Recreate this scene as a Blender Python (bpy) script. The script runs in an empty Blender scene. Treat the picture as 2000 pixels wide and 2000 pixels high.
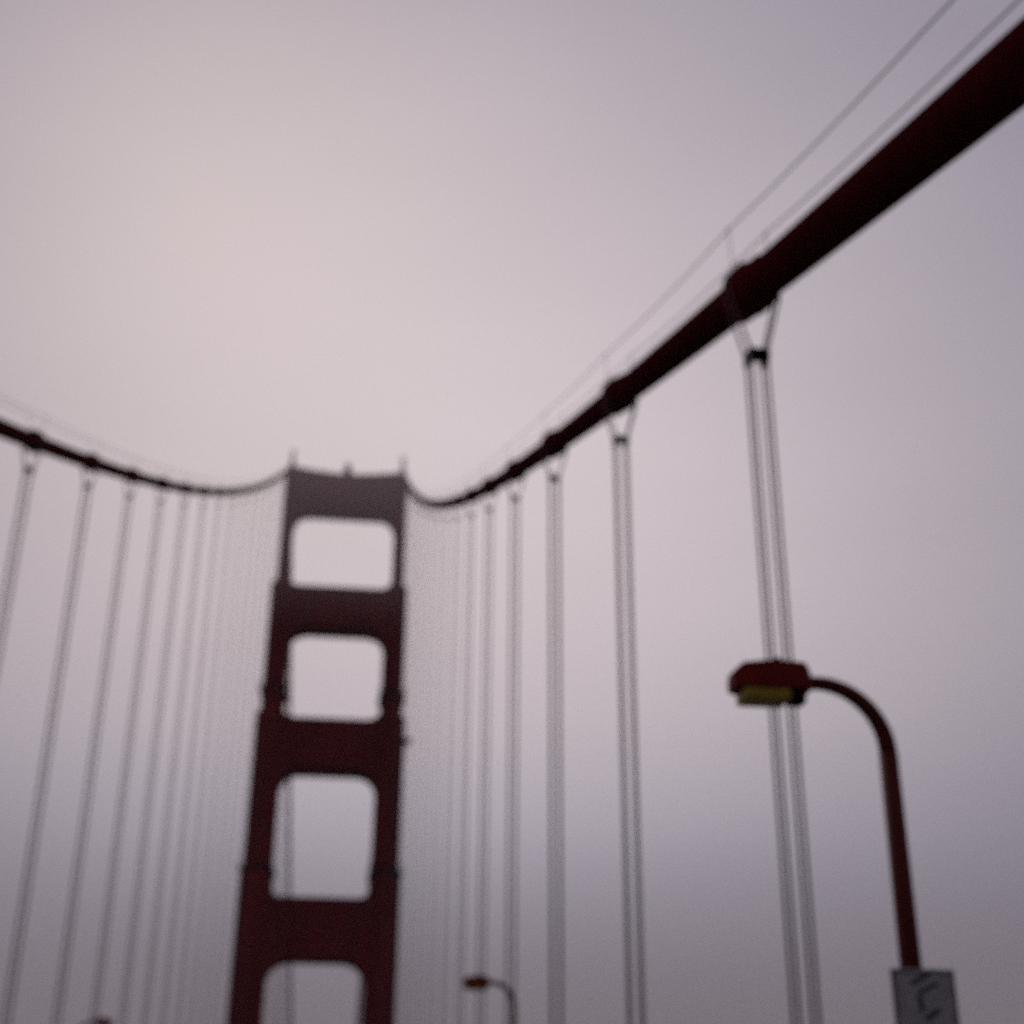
import bpy, bmesh, math, random
from mathutils import Vector, Matrix
random.seed(7)
R = math.radians
scene = bpy.context.scene
COL = scene.collection

# ------------------------------------------------------------------ camera
# deck level is z = 0, bridge axis is +Y, the tower stands at y = TY
CX, CZ = 5.195, 1.8
yaw, pitch, roll = 0.116113, 0.426607, 0.010148
cy, sy, cp, sp = math.cos(yaw), math.sin(yaw), math.cos(pitch), math.sin(pitch)
fw = Vector((sy * cp, cy * cp, sp)); rt = Vector((cy, -sy, 0)); up = rt.cross(fw)
r2 = rt * math.cos(roll) + up * math.sin(roll); u2 = up * math.cos(roll) - rt * math.sin(roll)
cam_d = bpy.data.cameras.new('camera'); cam = bpy.data.objects.new('camera', cam_d); COL.objects.link(cam)
m = Matrix((r2, u2, -fw)).transposed().to_4x4(); m.translation = (CX, 0, CZ); cam.matrix_world = m
cam_d.sensor_width = 36; cam_d.lens = 36 * 2672.08 / 2000
cam_d.clip_start = 0.05; cam_d.clip_end = 40000
# the photograph is focused far too near and soft all over: a wide open lens set to a few metres
cam_d.dof.use_dof = True; cam_d.dof.focus_distance = 6.0; cam_d.dof.aperture_fstop = 0.88
scene.camera = cam

# ------------------------------------------------------------------ world, sun, exposure
SUN_EL, SUN_AZ = R(38), R(-10)
w = bpy.data.worlds.new('World'); scene.world = w; w.use_nodes = True
nt = w.node_tree; N = nt.nodes; L = nt.links; N.clear()
out = N.new('ShaderNodeOutputWorld'); bg = N.new('ShaderNodeBackground'); bg.inputs['Strength'].default_value = 0.1
sky = N.new('ShaderNodeTexSky'); sky.sky_type = 'NISHITA'; sky.sun_disc = False
sky.sun_elevation = SUN_EL; sky.sun_rotation = SUN_AZ; sky.dust_density = 6; sky.air_density = 1.5
tc = N.new('ShaderNodeTexCoord')
nrm = N.new('ShaderNodeVectorMath'); nrm.operation = 'NORMALIZE'; L.new(tc.outputs['Generated'], nrm.inputs[0])
# brighter fog where the veiled sun stands
gx, gel = R(4.5), R(20)
dot = N.new('ShaderNodeVectorMath'); dot.operation = 'DOT_PRODUCT'; L.new(nrm.outputs[0], dot.inputs[0])
dot.inputs[1].default_value = (math.sin(gx) * math.cos(gel), math.cos(gx) * math.cos(gel), math.sin(gel))
acs = N.new('ShaderNodeMath'); acs.operation = 'ARCCOSINE'; acs.use_clamp = False; L.new(dot.outputs['Value'], acs.inputs[0])
ang = N.new('ShaderNodeMath'); ang.operation = 'DIVIDE'; L.new(acs.outputs[0], ang.inputs[0]); ang.inputs[1].default_value = math.pi
def ramp(src, stops, interp='B_SPLINE'):
    r = N.new('ShaderNodeValToRGB'); r.color_ramp.interpolation = interp
    e = r.color_ramp.elements
    while len(e) > 1: e.remove(e[-1])
    e[0].position, e[0].color = stops[0][0], (*stops[0][1], 1)
    for p_, c_ in stops[1:]:
        k = e.new(p_); k.color = (*c_, 1)
    L.new(src, r.inputs[0]); return r
g1 = ramp(ang.outputs[0], [(0.0, (.83, .73, .77)), (8/180, (.78, .69, .73)), (15/180, (.645, .57, .62)), (22/180, (.48, .43, .48)),
                           (30/180, (.33, .30, .37)), (50/180, (.20, .185, .24)), (100/180, (.11, .10, .13)), (1, (.07, .065, .085))])
sep = N.new('ShaderNodeSeparateXYZ'); L.new(nrm.outputs[0], sep.inputs[0])
# murk near the horizon
g2 = ramp(sep.outputs['Z'], [(0.0, (.24, .27, .35)), (.06, (.33, .37, .46)), (.12, (.49, .55, .66)), (.19, (.81, .87, .97)), (.27, (1, 1.0, 1.02)), (.5, (1, 1, 1))])
mul = N.new('ShaderNodeMix'); mul.data_type = 'RGBA'; mul.blend_type = 'MULTIPLY'; mul.inputs[0].default_value = 1
L.new(g1.outputs[0], mul.inputs[6]); L.new(g2.outputs[0], mul.inputs[7])
mp = N.new('ShaderNodeMapping'); mp.inputs['Scale'].default_value = (1, 1, 3.2); L.new(nrm.outputs[0], mp.inputs[0])
no = N.new('ShaderNodeTexNoise'); no.inputs['Scale'].default_value = 2.6; no.inputs['Detail'].default_value = 4; no.inputs['Roughness'].default_value = .45
L.new(mp.outputs[0], no.inputs['Vector'])
nr = N.new('ShaderNodeMapRange'); nr.inputs[1].default_value = .3; nr.inputs[2].default_value = .7; nr.inputs[3].default_value = 10.0; nr.inputs[4].default_value = 10.9
L.new(no.outputs[0], nr.inputs[0])
sc = N.new('ShaderNodeVectorMath'); sc.operation = 'SCALE'; L.new(mul.outputs[2], sc.inputs[0]); L.new(nr.outputs[0], sc.inputs['Scale'])
mx = N.new('ShaderNodeMix'); mx.data_type = 'RGBA'; mx.inputs[0].default_value = .97
L.new(sky.outputs[0], mx.inputs[6]); L.new(sc.outputs[0], mx.inputs[7])
L.new(mx.outputs[2], bg.inputs['Color']); L.new(bg.outputs[0], out.inputs[0])

sd = bpy.data.lights.new('sun', 'SUN'); sd.energy = 0.5; sd.angle = R(20); sd.color = (1, .93, .88)
so = bpy.data.objects.new('sun', sd); COL.objects.link(so)
sdir = Vector((math.sin(SUN_AZ) * math.cos(SUN_EL), math.cos(SUN_AZ) * math.cos(SUN_EL), math.sin(SUN_EL)))
so.rotation_euler = sdir.to_track_quat('Z', 'Y').to_euler()
scene.view_settings.view_transform = 'Standard'; scene.view_settings.look = 'None'
scene.view_settings.exposure = 0; scene.view_settings.gamma = 1
scene.cycles.use_denoising = False          # leaves a film-like grain
scene.cycles.max_bounces = 6; scene.cycles.volume_bounces = 1

# ------------------------------------------------------------------ materials
def mat(name, col, rough=.6, metal=0, var=.25, scale=3, bump=0, bscale=20, streak=False, spec=.1):
    ma = bpy.data.materials.new(name); ma.use_nodes = True; t = ma.node_tree; n = t.nodes; l = t.links
    b = n['Principled BSDF']; b.inputs['Roughness'].default_value = rough; b.inputs['Metallic'].default_value = metal
    b.inputs['Specular IOR Level'].default_value = spec
    c = n.new('ShaderNodeTexCoord'); mpp = n.new('ShaderNodeMapping'); l.new(c.outputs['Object'], mpp.inputs[0])
    if streak: mpp.inputs['Scale'].default_value = (1, 1, .12)
    q = n.new('ShaderNodeTexNoise'); q.inputs['Scale'].default_value = scale; q.inputs['Detail'].default_value = 6; l.new(mpp.outputs[0], q.inputs['Vector'])
    rr = n.new('ShaderNodeValToRGB'); e = rr.color_ramp.elements
    e[0].position, e[1].position = .3, .7
    e[0].color = (*[v * (1 - var) for v in col], 1); e[1].color = (*[min(1, v * (1 + var)) for v in col], 1)
    l.new(q.outputs[0], rr.inputs[0]); l.new(rr.outputs[0], b.inputs['Base Color'])
    if bump:
        q2 = n.new('ShaderNodeTexNoise'); q2.inputs['Scale'].default_value = bscale; q2.inputs['Detail'].default_value = 5; l.new(c.outputs['Object'], q2.inputs['Vector'])
        bp = n.new('ShaderNodeBump'); bp.inputs['Strength'].default_value = bump; l.new(q2.outputs[0], bp.inputs['Height']); l.new(bp.outputs[0], b.inputs['Normal'])
    return ma
M = dict(
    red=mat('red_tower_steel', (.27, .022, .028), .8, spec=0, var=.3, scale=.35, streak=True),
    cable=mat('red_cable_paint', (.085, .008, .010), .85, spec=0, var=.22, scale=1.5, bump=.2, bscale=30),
    band=mat('red_cast_steel', (.12, .009, .012), .8, spec=0, var=.2, scale=2),
    rope=mat('weathered_red_wire_rope', (.27, .13, .15), .75, var=.3, scale=6, bump=.3, bscale=60),
    wire=mat('grey_wire', (.09, .09, .10), .6, var=.2, scale=5),
    dark=mat('dark_casting', (.025, .012, .012), .6, var=.2, scale=5),
    lred=mat('lamp_red_paint', (.24, .014, .012), .6, var=.2, scale=4),
    lens=mat('yellowed_lamp_glass', (.55, .40, .06), .35, var=.15, scale=8),
    pole=mat('dull_red_pole_paint', (.13, .020, .016), .6, var=.3, scale=3, streak=True),
    sign=mat('grimy_sign_white', (.52, .51, .51), .6, var=.15, scale=4),
    mark=mat('sign_black', (.06, .06, .07), .6, var=.1, scale=5),
    pale=mat('pale_painted_metal', (.5, .52, .54), .5, var=.1, scale=4),
    asphalt=mat('asphalt', (.05, .05, .052), .9, var=.25, scale=4, bump=.3, bscale=80),
    conc=mat('walkway_concrete', (.22, .21, .20), .9, var=.2, scale=2, bump=.2, bscale=30),
    paint=mat('road_paint', (.6, .58, .5), .7, var=.15, scale=6),
    water=mat('bay_water', (.02, .035, .04), .12, var=.2, scale=.02, bump=.5, bscale=.25),
    pier=mat('pier_concrete', (.3, .28, .26), .9, var=.2, scale=.4),
)

# ------------------------------------------------------------------ helpers
def obj(name, bm, m_, parent=None, smooth=False):
    bmesh.ops.recalc_face_normals(bm, faces=bm.faces)
    me = bpy.data.meshes.new(name); bm.to_mesh(me); bm.free(); me.materials.append(m_)
    if smooth:
        for p_ in me.polygons: p_.use_smooth = True
    o = bpy.data.objects.new(name, me); COL.objects.link(o)
    if parent: o.parent = parent
    return o
def tag(o, label=None, cat=None, group=None, kind=None):
    if label: o['label'] = label
    if cat: o['category'] = cat
    if group: o['group'] = group
    if kind: o['kind'] = kind
    return o
def empty(name, loc, label=None, cat=None, group=None):
    o = bpy.data.objects.new(name, None); COL.objects.link(o); o.location = loc; o.empty_display_size = .5
    return tag(o, label, cat, group)
def box(bm, a, b, bevel=0):
    x0, y0, z0 = a; x1, y1, z1 = b
    r = bmesh.ops.create_cube(bm, size=1)
    vs = r['verts']
    for v in vs:
        v.co = Vector(((x0 + x1) / 2 + v.co.x * (x1 - x0), (y0 + y1) / 2 + v.co.y * (y1 - y0), (z0 + z1) / 2 + v.co.z * (z1 - z0)))
    if bevel:
        es = list({e for v in vs for e in v.link_edges})
        bmesh.ops.bevel(bm, geom=es, offset=bevel, segments=2, affect='EDGES', profile=.5)
    return vs
def tube(bm, pts, rad, n=12, caps=True, ref=Vector((1, 0, 0))):
    pts = [Vector(p_) for p_ in pts]; rings = []
    rads = rad if isinstance(rad, (list, tuple)) else [rad] * len(pts)
    for i, p_ in enumerate(pts):
        t = (pts[min(i + 1, len(pts) - 1)] - pts[max(i - 1, 0)]).normalized()
        s = ref - t * ref.dot(t)
        if s.length < .05: s = Vector((0, 1, 0)) - t * t.y
        s.normalize(); q = t.cross(s)
        rings.append([bm.verts.new(p_ + (s * math.cos(2 * math.pi * k / n) + q * math.sin(2 * math.pi * k / n)) * rads[i]) for k in range(n)])
    for a, b in zip(rings, rings[1:]):
        for k in range(n): bm.faces.new((a[k], a[(k + 1) % n], b[(k + 1) % n], b[k]))
    if caps: bm.faces.new(rings[0]); bm.faces.new(list(reversed(rings[-1])))
def prism_xz(bm, poly, y0, y1):
    a = [bm.verts.new((x, y0, z)) for x, z in poly]; b = [bm.verts.new((x, y1, z)) for x, z in poly]
    f1 = bm.faces.new(a); f2 = bm.faces.new(list(reversed(b))); n = len(poly)
    for i in range(n): bm.faces.new((a[i], a[(i + 1) % n], b[(i + 1) % n], b[i]))
    bmesh.ops.triangulate(bm, faces=[f1, f2])
def prism_xy(bm, poly, z0, z1, top=None):
    a = [bm.verts.new((x, y, z0)) for x, y in poly]; b = [bm.verts.new((x, y, z1)) for x, y in (top or poly)]
    f1 = bm.faces.new(a); f2 = bm.faces.new(b); n = len(poly)
    for i in range(n): bm.faces.new((a[i], a[(i + 1) % n], b[(i + 1) % n], b[i]))
    bmesh.ops.triangulate(bm, faces=[f1, f2])

# ------------------------------------------------------------------ bridge geometry
TY = 304.3; HS = 13.715; SP = 15.24; Y1 = 25.79; WATER = -67.0
TOPZ = 147.876 + CZ
def cable_z(y):
    d = TY - y
    if d >= 0: return TOPZ - .565935 * d + .000355 * d * d
    d = -d
    return TOPZ - .4475 * d + .00034961 * d * d
def cable_t(y):
    return Vector((0, 1, (cable_z(y + .2) - cable_z(y - .2)) / .4)).normalized()

# ------------------------------------------------------------------ the setting
bm = bmesh.new()
for s in (0,):
    box(bm, (-12000, -6000, WATER - 2), (12000, 18000, WATER))
tag(obj('water', bm, M['water']), kind='structure')
bm = bmesh.new(); box(bm, (-9.45, -45, -.6), (9.45, 1000, 0)); tag(obj('road', bm, M['asphalt']), kind='structure')
for nm, s in (('pavement_right', 1), ('pavement_left', -1)):
    bm = bmesh.new()
    a, b = sorted((s * 9.46, s * 13.25)); box(bm, (a, -45, -.3), (b, 1000, .15)); tag(obj(nm, bm, M['conc']), kind='structure')
bm = bmesh.new()
for x in (-6.3, -3.15, 0, 3.15, 6.3):
    y = -40
    while y < 330:
        box(bm, (x - .06, y, -.02), (x + .06, y + 3, .004)); y += 11
tag(obj('lane_markings', bm, M['paint']), kind='structure')
bm = bmesh.new()
for s in (-1, 1):
    a, b = sorted((s * 13.27, s * 14.1)); box(bm, (a, -45, -7.6), (b, 1000, -6.9)); box(bm, (a, -45, -.9), (b, 1000, -.1))
    y = -45; k = 0
    while y < 990:
        for (za, zb) in (((-.9), (-6.9)),):
            tube(bm, [(s * 13.7, y, za if k % 2 else zb), (s * 13.7, y + 7.62, zb if k % 2 else za)], .28, 4)
        y += 7.62; k += 1
y = Y1 - 4 * SP
while y < 1000:
    box(bm, (-13.26, y - .3, -2.6), (13.26, y + .3, -.62)); y += SP
tag(obj('deck_truss', bm, M['red']), 'red steel truss under the bridge deck', 'truss')

# ------------------------------------------------------------------ main cables
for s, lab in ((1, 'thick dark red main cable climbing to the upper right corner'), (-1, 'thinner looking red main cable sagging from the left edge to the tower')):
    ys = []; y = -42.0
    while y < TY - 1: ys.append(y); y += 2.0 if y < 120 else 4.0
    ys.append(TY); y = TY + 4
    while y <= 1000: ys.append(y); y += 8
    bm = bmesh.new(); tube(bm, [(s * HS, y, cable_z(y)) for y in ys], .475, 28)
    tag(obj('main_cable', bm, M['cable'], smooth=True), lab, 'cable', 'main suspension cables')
    for dx, wl in ((-s * .46, 'roadway side'), (s * .46, 'outer side')):
        bm = bmesh.new(); pts = []
        k = -5
        prev = None
        while Y1 + k * SP < TY + 2:
            y = Y1 + k * SP
            for j in range(8):
                t = j / 8; yy = y + t * SP
                if yy > TY - 2: break
                z = cable_z(yy) + 1.62 - .10 * 4 * t * (1 - t)
                pts.append((s * HS + dx, yy, z))
            k += 1
        tube(bm, pts, .017, 6)
        side = 'right' if s > 0 else 'left'
        tag(obj('hand_rope', bm, M['wire'], smooth=True), f'thin grey hand wire on the {wl} above the {side} main cable', 'wire', 'hand wires above the cables')

# ------------------------------------------------------------------ suspenders
ORD = ['nearest', 'second', 'third', 'fourth', 'fifth', 'sixth', 'seventh', 'eighth', 'ninth', 'tenth', 'eleventh', 'twelfth', 'thirteenth',
       'fourteenth', 'fifteenth', 'sixteenth', 'seventeenth', 'eighteenth', 'nineteenth', 'twentieth']
def suspender(s, y, label, group, detail):
    zc = cable_z(y); t = cable_t(y); root = empty('suspender', (s * HS, y, 0), label, 'suspender', group)
    n = 20 if detail else 10
    # clamp round the cable: a turned casting with tapered shoulders and a bolted flange
    bm = bmesh.new(); prof = [(-1.0, .482), (-.96, .505), (-.62, .53), (-.45, .585), (-.26, .61), (-.24, .57), (.24, .57), (.26, .61), (.45, .585), (.62, .53), (.96, .505), (1.0, .482)]
    c = Vector((0, 0, zc)); tube(bm, [c + t * a for a, r in prof], [r for a, r in prof], n * 1)
    q = Vector((1, 0, 0)).cross(t) * 1.0
    if q.z < 0: q = -q
    for sg in (-1, 1):
        # flange ears along the split, top and bottom
        vs = box(bm, (-.09, -.62, .5), (.09, .62, .66))
        rot = Matrix((Vector((1, 0, 0)), t, q)).transposed()
        for v in vs: v.co = c + rot @ Vector((v.co.x, v.co.y, v.co.z * sg))
    obj('cable_band', bm, M['band'], root)
    zs = zc - 1.75
    for dy in (-.22, .22):
        for sx in (-1, 1):
            bm = bmesh.new(); pts = []; tz = t.z / t.y
            for a in (90, 60, 30, 8):
                pts.append((sx * .60 * math.cos(R(a)) if a != 90 else 0, dy, zc + dy * tz + .70 * math.sin(R(a)) + (0 if a != 90 else .0)))
            pts += [(sx * .56, dy, zc - .30 + dy * tz), (sx * .19, dy, zs), (sx * .185, dy * .95, zs - .35), (sx * .185, dy * .95, zs - 3), (sx * .185, dy * .95, -.6)]
            tube(bm, pts, .032, 8 if detail else 5)
            obj('wire_rope', bm, M['rope'], root, smooth=True)
    bm = bmesh.new(); box(bm, (-.25, -.25, zs - .05), (.25, .25, zs + .06), .03)
    for sx in (-1, 1):
        box(bm, (sx * .19 - .05, -.27, zs - .24), (sx * .19 + .05, .27, zs - .03), .02)
    obj('spreader', bm, M['dark'], root)
    for sx in (-1, 1):
        bm = bmesh.new(); tube(bm, [(sx * .40, 0, zc + .35), (sx * .46, 0, zc + 1.64)], .011, 6)
        tube(bm, [(sx * .46, -.06, zc + 1.62), (sx * .46, .06, zc + 1.62)], .03, 6)
        obj('stanchion', bm, M['wire'], root)
    return root
for k in range(-1, 18):
    y = Y1 + k * SP
    if k == -1: lab = 'hanger ropes under the right cable, just outside the right edge'
    elif k == 0: lab = 'largest set of hanger ropes, under right cable, passing behind the near street lamp head'
    else: lab = f'{ORD[k]} set of hanger ropes from the near street lamp, under right cable before the tower'
    suspender(1, y, lab, 'hanger ropes under the right cable', k < 6)
for k in range(1, 18):
    y = Y1 + k * SP
    if k < 3: lab = f'{["second", "nearest"][2 - k] if False else ("nearest" if k == 1 else "next nearest")} set of hanger ropes under the left cable, outside the left edge'
    elif k == 3: lab = 'darkest set of hanger ropes under the left cable, leaving the photo at its left edge'
    else: lab = f'{ORD[k - 3]} set of hanger ropes from the left edge, under left cable before the tower'
    suspender(-1, y, lab, 'hanger ropes under the left cable', k < 8)
# beyond the tower: seen through its openings
def far_suspender(s, y, label, group):
    zc = cable_z(y); root = empty('suspender', (s * HS, y, 0), label, 'suspender', group); t = cable_t(y); c = Vector((0, 0, zc))
    bm = bmesh.new(); tube(bm, [c - t * .6, c - t * .3, c + t * .3, c + t * .6], [.5, .66, .66, .5], 10); obj('cable_band', bm, M['band'], root)
    for dy in (-.22, .22):
        for sx in (-1, 1):
            bm = bmesh.new(); tube(bm, [(sx * .6, dy, zc - .2), (sx * .17, dy, zc - 1.8), (sx * .15, dy, -.6)], .036, 5); obj('wire_rope', bm, M['rope'], root)
for k in range(1, 24):
    far_suspender(-1, TY + 15.24 * k, 'faint hanger ropes lined up beyond the tower, left inside its openings', 'hanger ropes beyond the tower, left')
for k in range(9, 24):
    far_suspender(1, TY + 15.24 * k, 'faint hanger ropes lined up beyond the tower, against its right leg', 'hanger ropes beyond the tower, right')

# ------------------------------------------------------------------ tower
tower = empty('bridge_tower', (0, TY, WATER), 'tall dark red bridge tower with stacked rounded openings, its top fading into fog', 'tower')
def T(bm):
    bmesh.ops.translate(bm, verts=bm.verts, vec=(0, 0, -WATER)); return bm
# leg tiers: z0, z1, inner x, outer x, half depth
TIERS = [(-60, -1, 9.9, 17.4, 7.6), (-1, 51.6, 10.35, 17.0, 6.9), (51.6, 87.2, 10.6, 16.6, 6.2), (87.2, 118.6, 10.85, 15.8, 5.4), (118.6, 146.2, 12.05, 14.75, 4.4)]
def leg_poly(xi, xo, hd, s, e=0):
    xi, xo, hd = xi - e, xo + e, hd + e
    c = (xo - xi) * .2; cd = min(1.6, hd * .3)
    pts = [(xi + c, -hd), (xo - c, -hd), (xo - c, -hd + cd * .5), (xo - c * .45, -hd + cd * .5), (xo - c * .45, -hd + cd), (xo, -hd + cd), (xo, hd - cd), (xo - c * .45, hd - cd), (xo - c * .45, hd - cd * .5), (xo - c, hd - cd * .5), (xo - c, hd),
           (xi + c, hd), (xi + c, hd - cd * .5), (xi + c * .45, hd - cd * .5), (xi + c * .45, hd - cd), (xi, hd - cd), (xi, -hd + cd), (xi + c * .45, -hd + cd), (xi + c * .45, -hd + cd * .5), (xi + c, -hd + cd * .5)]
    return [(s * x, y) for x, y in pts]
for s in (-1, 1):
    bm = bmesh.new()
    for i, (z0, z1, xi, xo, hd) in enumerate(TIERS):
        prism_xy(bm, leg_poly(xi, xo, hd, s), z0, z1 - .9)
        nxt = TIERS[i + 1] if i + 1 < len(TIERS) else (0, 0, xi + .2, xo - .2, hd - .2)
        # chamfered shoulder between two tiers
        prism_xy(bm, leg_poly(xi, xo, hd, s), z1 - .9, z1 - .002 if i < 4 else z1, leg_poly((xi + nxt[2]) / 2, (xo + nxt[3]) / 2, (hd + nxt[4]) / 2, s))
        # shallow pilaster strips on both main faces
        wd = (xo - xi)
        for fx in (.34, .5, .66):
            for sg in (-1, 1):
                x = s * (xi + wd * fx); a, b = sorted((sg * (hd - .1), sg * (hd + .16)))
                box(bm, (x - wd * .035, a, max(z0, -55)), (x + wd * .035, b, z1 - 1.6))
        # plate seams
        z = z0 + 4
        while z < z1 - 3:
            prism_xy(bm, leg_poly(xi, xo, hd, s, .035), z, z + .22); z += 7.5
    leg = obj('leg', T(bm), M['red'], tower)
    leg['label'] = 'left leg of the tower' if s < 0 else 'right leg of the tower'
    for zr, xi, xo, hd in ((52.6, 10.6, 16.8, 6.2), (92.2, 10.85, 15.8, 5.4)):
        bm = bmesh.new(); e = .55
        prism_xy(bm, [(s * (xi - e), -hd - e), (s * (xo + e), -hd - e), (s * (xo + e), hd + e), (s * (xi - e), hd + e)], zr - .45, zr)
        for sg in (-1, 1):   # guard rail
            for zz in (zr + .55, zr + 1.05):
                tube(bm, [(s * (xi - e), sg * (hd + e - .1), zz), (s * (xo + e), sg * (hd + e - .1), zz)], .05, 5)
                x = s * (xi - e + .1) if sg < 0 else s * (xo + e - .1)
                tube(bm, [(x, -hd - e, zz), (x, hd + e, zz)], .05, 5)
        x = xi - e
        while x <= xo + e + .01:
            for sg in (-1, 1): tube(bm, [(s * x, sg * (hd + e - .1), zr), (s * x, sg * (hd + e - .1), zr + 1.1)], .05, 5)
            x += (xo - xi + 2 * e) / 5
        obj('platform', T(bm), M['dark'], leg)
    # saddle housing and beacon spike on the leg top
    bm = bmesh.new()
    prism_xy(bm, leg_poly(12.25, 14.55, 3.8, s), 146.2, 148.6, leg_poly(12.55, 14.35, 3.0, s))
    prism_xy(bm, leg_poly(12.6, 14.25, 2.2, s), 148.4, 151.2, leg_poly(12.95, 13.95, 1.2, s))
    obj('saddle_housing', T(bm), M['red'], leg)
    bm = bmesh.new(); tube(bm, [(s * 13.5, 0, 150.9), (s * 13.5, 0, 152.8), (s * 13.5, 0, 153.6)], [.42, .36, .25], 10)
    tube(bm, [(s * 13.5, 0, 153.2), (s * 13.5, 0, 154.2)], [.5, .4], 10); obj('beacon', T(bm), M['dark'], leg)
def fillet(cx, cz, r, a0, a1, n=8):
    return [(cx + r * math.cos(R(a0 + (a1 - a0) * i / n)), cz + r * math.sin(R(a0 + (a1 - a0) * i / n))) for i in range(n + 1)]
# struts: top z, bottom z, inner x above, inner x below, corner radii above/below, half depth
STR = [(147.2, 137.6, 12.2, 12.05, 1.6, 3.6, 3.7), (117.4, 107.7, 12.1, 10.9, 2.6, 3.8, 4.3), (85.8, 74.6, 10.9, 10.65, 2.8, 4.2, 4.9), (46.9, 34.4, 10.6, 10.4, 2.4, 4.8, 5.4)]
for i, (zt, zb, xa, xb, ra, rb, hd) in enumerate(STR):
    xin = 12.9 if i < 2 else 11.3
    half = []   # right half, bottom centre -> top centre
    half += [(0, zb)] + fillet(xb - rb, zb - rb, rb, 90, 0) + [(xin, zb - rb), (xin, zt + ra)]
    half += [(p_[0], p_[1]) for p_ in fillet(xa - ra, zt + ra, ra, 0, -90)]
    if i == 0:      # the crown dips gently between the legs
        half = half[:-9] + [(xin, zt + .9), (xa, zt + .9)] + [(xa * (1 - t), zt + .9 - 1.15 * math.sin(t * math.pi / 2)) for t in (.08, .18, .3, .45, .65, .85)] + [(0, zt - .25)]
        half = [h for h in half if not (h[0] == xin and h[1] == zt + ra)]
    else: half += [(0, zt)]
    poly = half + [(-x, z) for x, z in reversed(half[1:-1])]
    bm = bmesh.new(); prism_xz(bm, poly, -hd, hd)
    zc0, zc1 = zb + .9, zt - (1.6 if i == 0 else .9)
    # raised frame and vertical flutes of the panel
    for sg in (-1, 1):
        a, b = sorted((sg * (hd - .1), sg * (hd + .3)))
        box(bm, (-xb + 1.2, a, zc1 - .55), (xb - 1.2, b, zc1)); box(bm, (-xb + 1.2, a, zc0), (xb - 1.2, b, zc0 + .55))
        n = 13
        for k in range(n):
            x = (-xb + 1.9) + (2 * xb - 3.8) * k / (n - 1)
            a2, b2 = sorted((sg * (hd - .1), sg * (hd + .22)))
            box(bm, (x - .22, a2, zc0 + .57), (x + .22, b2, zc1 - .57))
    st = obj('strut', T(bm), M['red'], tower)
    if i == 0:
        bm = bmesh.new(); tube(bm, [(0, 0, 146.7), (0, 0, 149.6)], [1.35, 1.0], 12); tube(bm, [(0, 0, 149.5), (0, 0, 150.9), (0, 0, 151.5)], [.85, .8, .4], 12)
        obj('beacon', T(bm), M['dark'], st)
# bracing below deck and the pier
bm = bmesh.new()
for za, zb in ((-58, -34), (-34, -9)):
    for s in (-1, 1): tube(bm, [(-11 * s, 0, za), (11 * s, 0, zb)], 1.5, 4)
    box(bm, (-11, -3, zb - 1.4), (11, 3, zb + 1.4))
obj('cross_bracing', T(bm), M['red'], tower)
bm = bmesh.new(); box(bm, (-24, -13, WATER - 1), (24, 13, -60), .8); obj('pier', T(bm), M['pier'], tower)
# floodlight on the right leg
fl = empty('floodlight', (16.5, TY - 6.6, 80.6), 'small floodlight with pale hood jutting from the right edge of the tower', 'floodlight')
bm = bmesh.new(); box(bm, (-.8, -.7, -.8), (.95, .5, .1), .12); obj('lamp_housing', bm, M['dark'], fl)
bm = bmesh.new(); prism_xz(bm, [(-.6, .12), (1.5, .12), (1.7, .42), (1.1, .75), (-.2, .55)], -.8, .6); obj('hood', bm, M['pale'], fl)
bm = bmesh.new(); tube(bm, [(-.6, .45, -.4), (-1.0, 1.1, -1.2)], .12, 6); obj('bracket', bm, M['dark'], fl)

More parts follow.
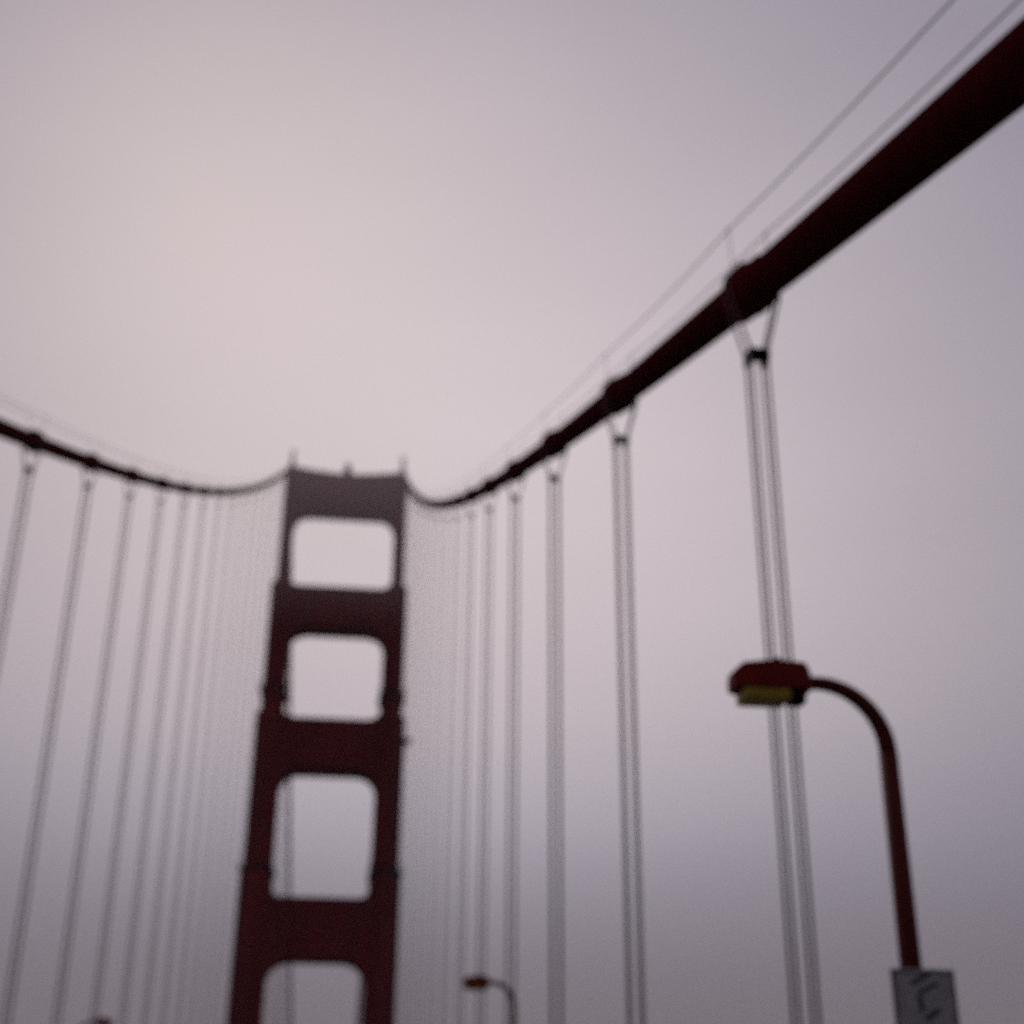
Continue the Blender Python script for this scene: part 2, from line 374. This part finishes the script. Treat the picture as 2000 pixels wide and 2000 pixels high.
# ------------------------------------------------------------------ street lamps
def lamp(x, y, s, hz, label, detail=True):
    """pole at x, arm reaching towards the road (-s), hz = height of the head's centre"""
    root = empty('street_lamp', (x, y, .15), label, 'street lamp', 'street lamps along the bridge'); h = hz - .15; d = -s
    bm = bmesh.new(); tube(bm, [(0, 0, 0), (0, 0, .06)], [.3, .3], 16)
    tube(bm, [(0, 0, .05), (0, 0, .7), (0, 0, .8)], [.2, .19, .15], 16); obj('base', bm, M['pole'], root, smooth=False)
    bm = bmesh.new(); rr = 1.02; zt = h + .04
    tube(bm, [(0, 0, .78), (0, 0, 3), (0, 0, zt - rr)], [.165, .155, .14], 16); obj('pole', bm, M['pole'], root, smooth=True)
    bm = bmesh.new()
    pts = [(0, 0, zt - rr - .02)] + [(d * (rr - rr * math.cos(R(a))), 0, zt - rr + rr * math.sin(R(a))) for a in range(6, 91, 7)] + [(d * 1.28, 0, zt + .0)]
    n = len(pts); tube(bm, pts, [.135 - .035 * i / n for i in range(n)], 16, ref=Vector((0, 1, 0))); obj('arm', bm, M['pole'], root, smooth=True)
    head = None
    cxh = d * 1.70
    bm = bmesh.new()
    # housing: deep at the arm end, lower and narrower at the tip
    def hs(u, hw, zlo, zhi): return [(cxh + d * u, -hw, zlo), (cxh + d * u, hw, zlo), (cxh + d * u, hw * .8, zhi), (cxh + d * u, -hw * .8, zhi)]
    secs = [hs(-.56, .17, -.12, .20), hs(-.46, .28, -.13, .30), hs(.0, .32, -.13, .32), hs(.50, .30, -.13, .26), hs(.66, .21, -.12, .12)]
    secs = [[(a, b, c + h) for a, b, c in q] for q in secs]
    V = [[bm.verts.new(p_) for p_ in q] for q in secs]
    for a, b in zip(V, V[1:]):
        for k in range(4): bm.faces.new((a[k], a[(k + 1) % 4], b[(k + 1) % 4], b[k]))
    bm.faces.new(V[0]); bm.faces.new(list(reversed(V[-1])))
    bmesh.ops.bevel(bm, geom=list(bm.edges), offset=.02, segments=2, affect='EDGES')
    head = obj('lamp_head', bm, M['lred'], root)
    bm = bmesh.new(); a, b = sorted((cxh + d * -.2, cxh + d * .52)); box(bm, (a, -.27, h - .31), (b, .27, h - .125), .05); obj('lens', bm, M['lens'], head)
    bm = bmesh.new(); a, b = sorted((cxh + d * -.47, cxh + d * -.22)); box(bm, (a, -.14, h - .31), (b, .16, h - .11), .03); obj('socket', bm, M['dark'], head)
    bm = bmesh.new(); tube(bm, [(cxh - d * .1, 0, h + .30), (cxh - d * .1, 0, h + .42)], [.05, .045], 10); obj('sensor', bm, M['dark'], head)
    return root
lamp(CX + 7.95, 19.3, 1, CZ + 6.23, 'large near street lamp with curved arm, red head and yellowed lens')
lamp(CX + 7.93, 65.3, 1, CZ + 6.23, 'small distant street lamp low between the hanger ropes, right of the tower')
lamp(-12.7, 104.5, -1, CZ + 6.8, 'street lamp whose dark head just peeps over the bottom edge, left of the tower')
# sign on the near lamp's pole
sg_ = empty('road_sign', (CX + 7.98, 19.3 - .2, CZ + 2.14), 'grey white road sign with dark strokes fixed to the near lamp pole', 'sign')
bm = bmesh.new(); box(bm, (-.42, -.02, -1.05), (.50, .02, .0), .015); obj('panel', bm, M['sign'], sg_)
bm = bmesh.new()
def stroke(pts, w_):
    for (x0, z0), (x1, z1) in zip(pts, pts[1:]):
        d_ = Vector((x1 - x0, z1 - z0)).normalized() * w_ / 2; nx, nz = -d_.y, d_.x
        prism_xz(bm, [(x0 + nx, z0 + nz), (x1 + nx, z1 + nz), (x1 - nx, z1 - nz), (x0 - nx, z0 - nz)], -.027, -.0215)
stroke([(-.14, -.20), (.12, -.07)], .055); stroke([(-.06, -.33), (.24, -.19)], .045); stroke([(-.04, -.36), (-.02, -.56)], .06); stroke([(.02, -.66), (.22, -.54)], .06)
stroke([(-.36, -.05), (.44, -.05)], .02); stroke([(-.38, -.05), (-.38, -1.0)], .02); stroke([(.46, -.05), (.46, -1.0)], .02)
obj('marking', bm, M['mark'], sg_)
bm = bmesh.new()
for z in (-.2, -.75): box(bm, (-.2, .021, z - .03), (.2, .08, z + .03)); tube(bm, [(-.02, .2, z - .03), (-.02, .2, z + .03)], .15, 14)
obj('bracket', bm, M['dark'], sg_)

# ------------------------------------------------------------------ railings
for s, side in ((1, 'right'), (-1, 'left')):
    root = empty('railing', (s * 13.1, 0, .15), f'red steel railing along the {side} walkway', 'railing')
    bm = bmesh.new()
    for z, r_ in ((1.15, .06), (.12, .04)): box(bm, (-r_, -40, z - r_), (r_, 330, z + r_), .01)
    obj('rail', bm, M['red'], root)
    bm = bmesh.new(); y = -40
    while y < 330: box(bm, (-.02, y, .165), (.02, y + .05, 1.085)); y += .16
    tag(obj('picket', bm, M['red'], root), kind='stuff')

# ------------------------------------------------------------------ air
def vol(name, a, b, dens, col):
    bm = bmesh.new(); box(bm, a, b); ma = bpy.data.materials.new(name); ma.use_nodes = True; t = ma.node_tree; t.nodes.clear()
    o_ = t.nodes.new('ShaderNodeOutputMaterial'); v = t.nodes.new('ShaderNodeVolumePrincipled')
    v.inputs['Density'].default_value = dens; v.inputs['Color'].default_value = (*col, 1); v.inputs['Anisotropy'].default_value = .3
    t.links.new(v.outputs[0], o_.inputs['Volume']); return tag(obj(name, bm, ma), kind='stuff')
vol('haze', (-13000, -7000, WATER - 3), (13000, 19000, 162), .00008, (.9, .88, .92))
vol('fog_bank', (-3000, -1500, 104), (3000, 3500, 160), .0032, (1, .92, .94))
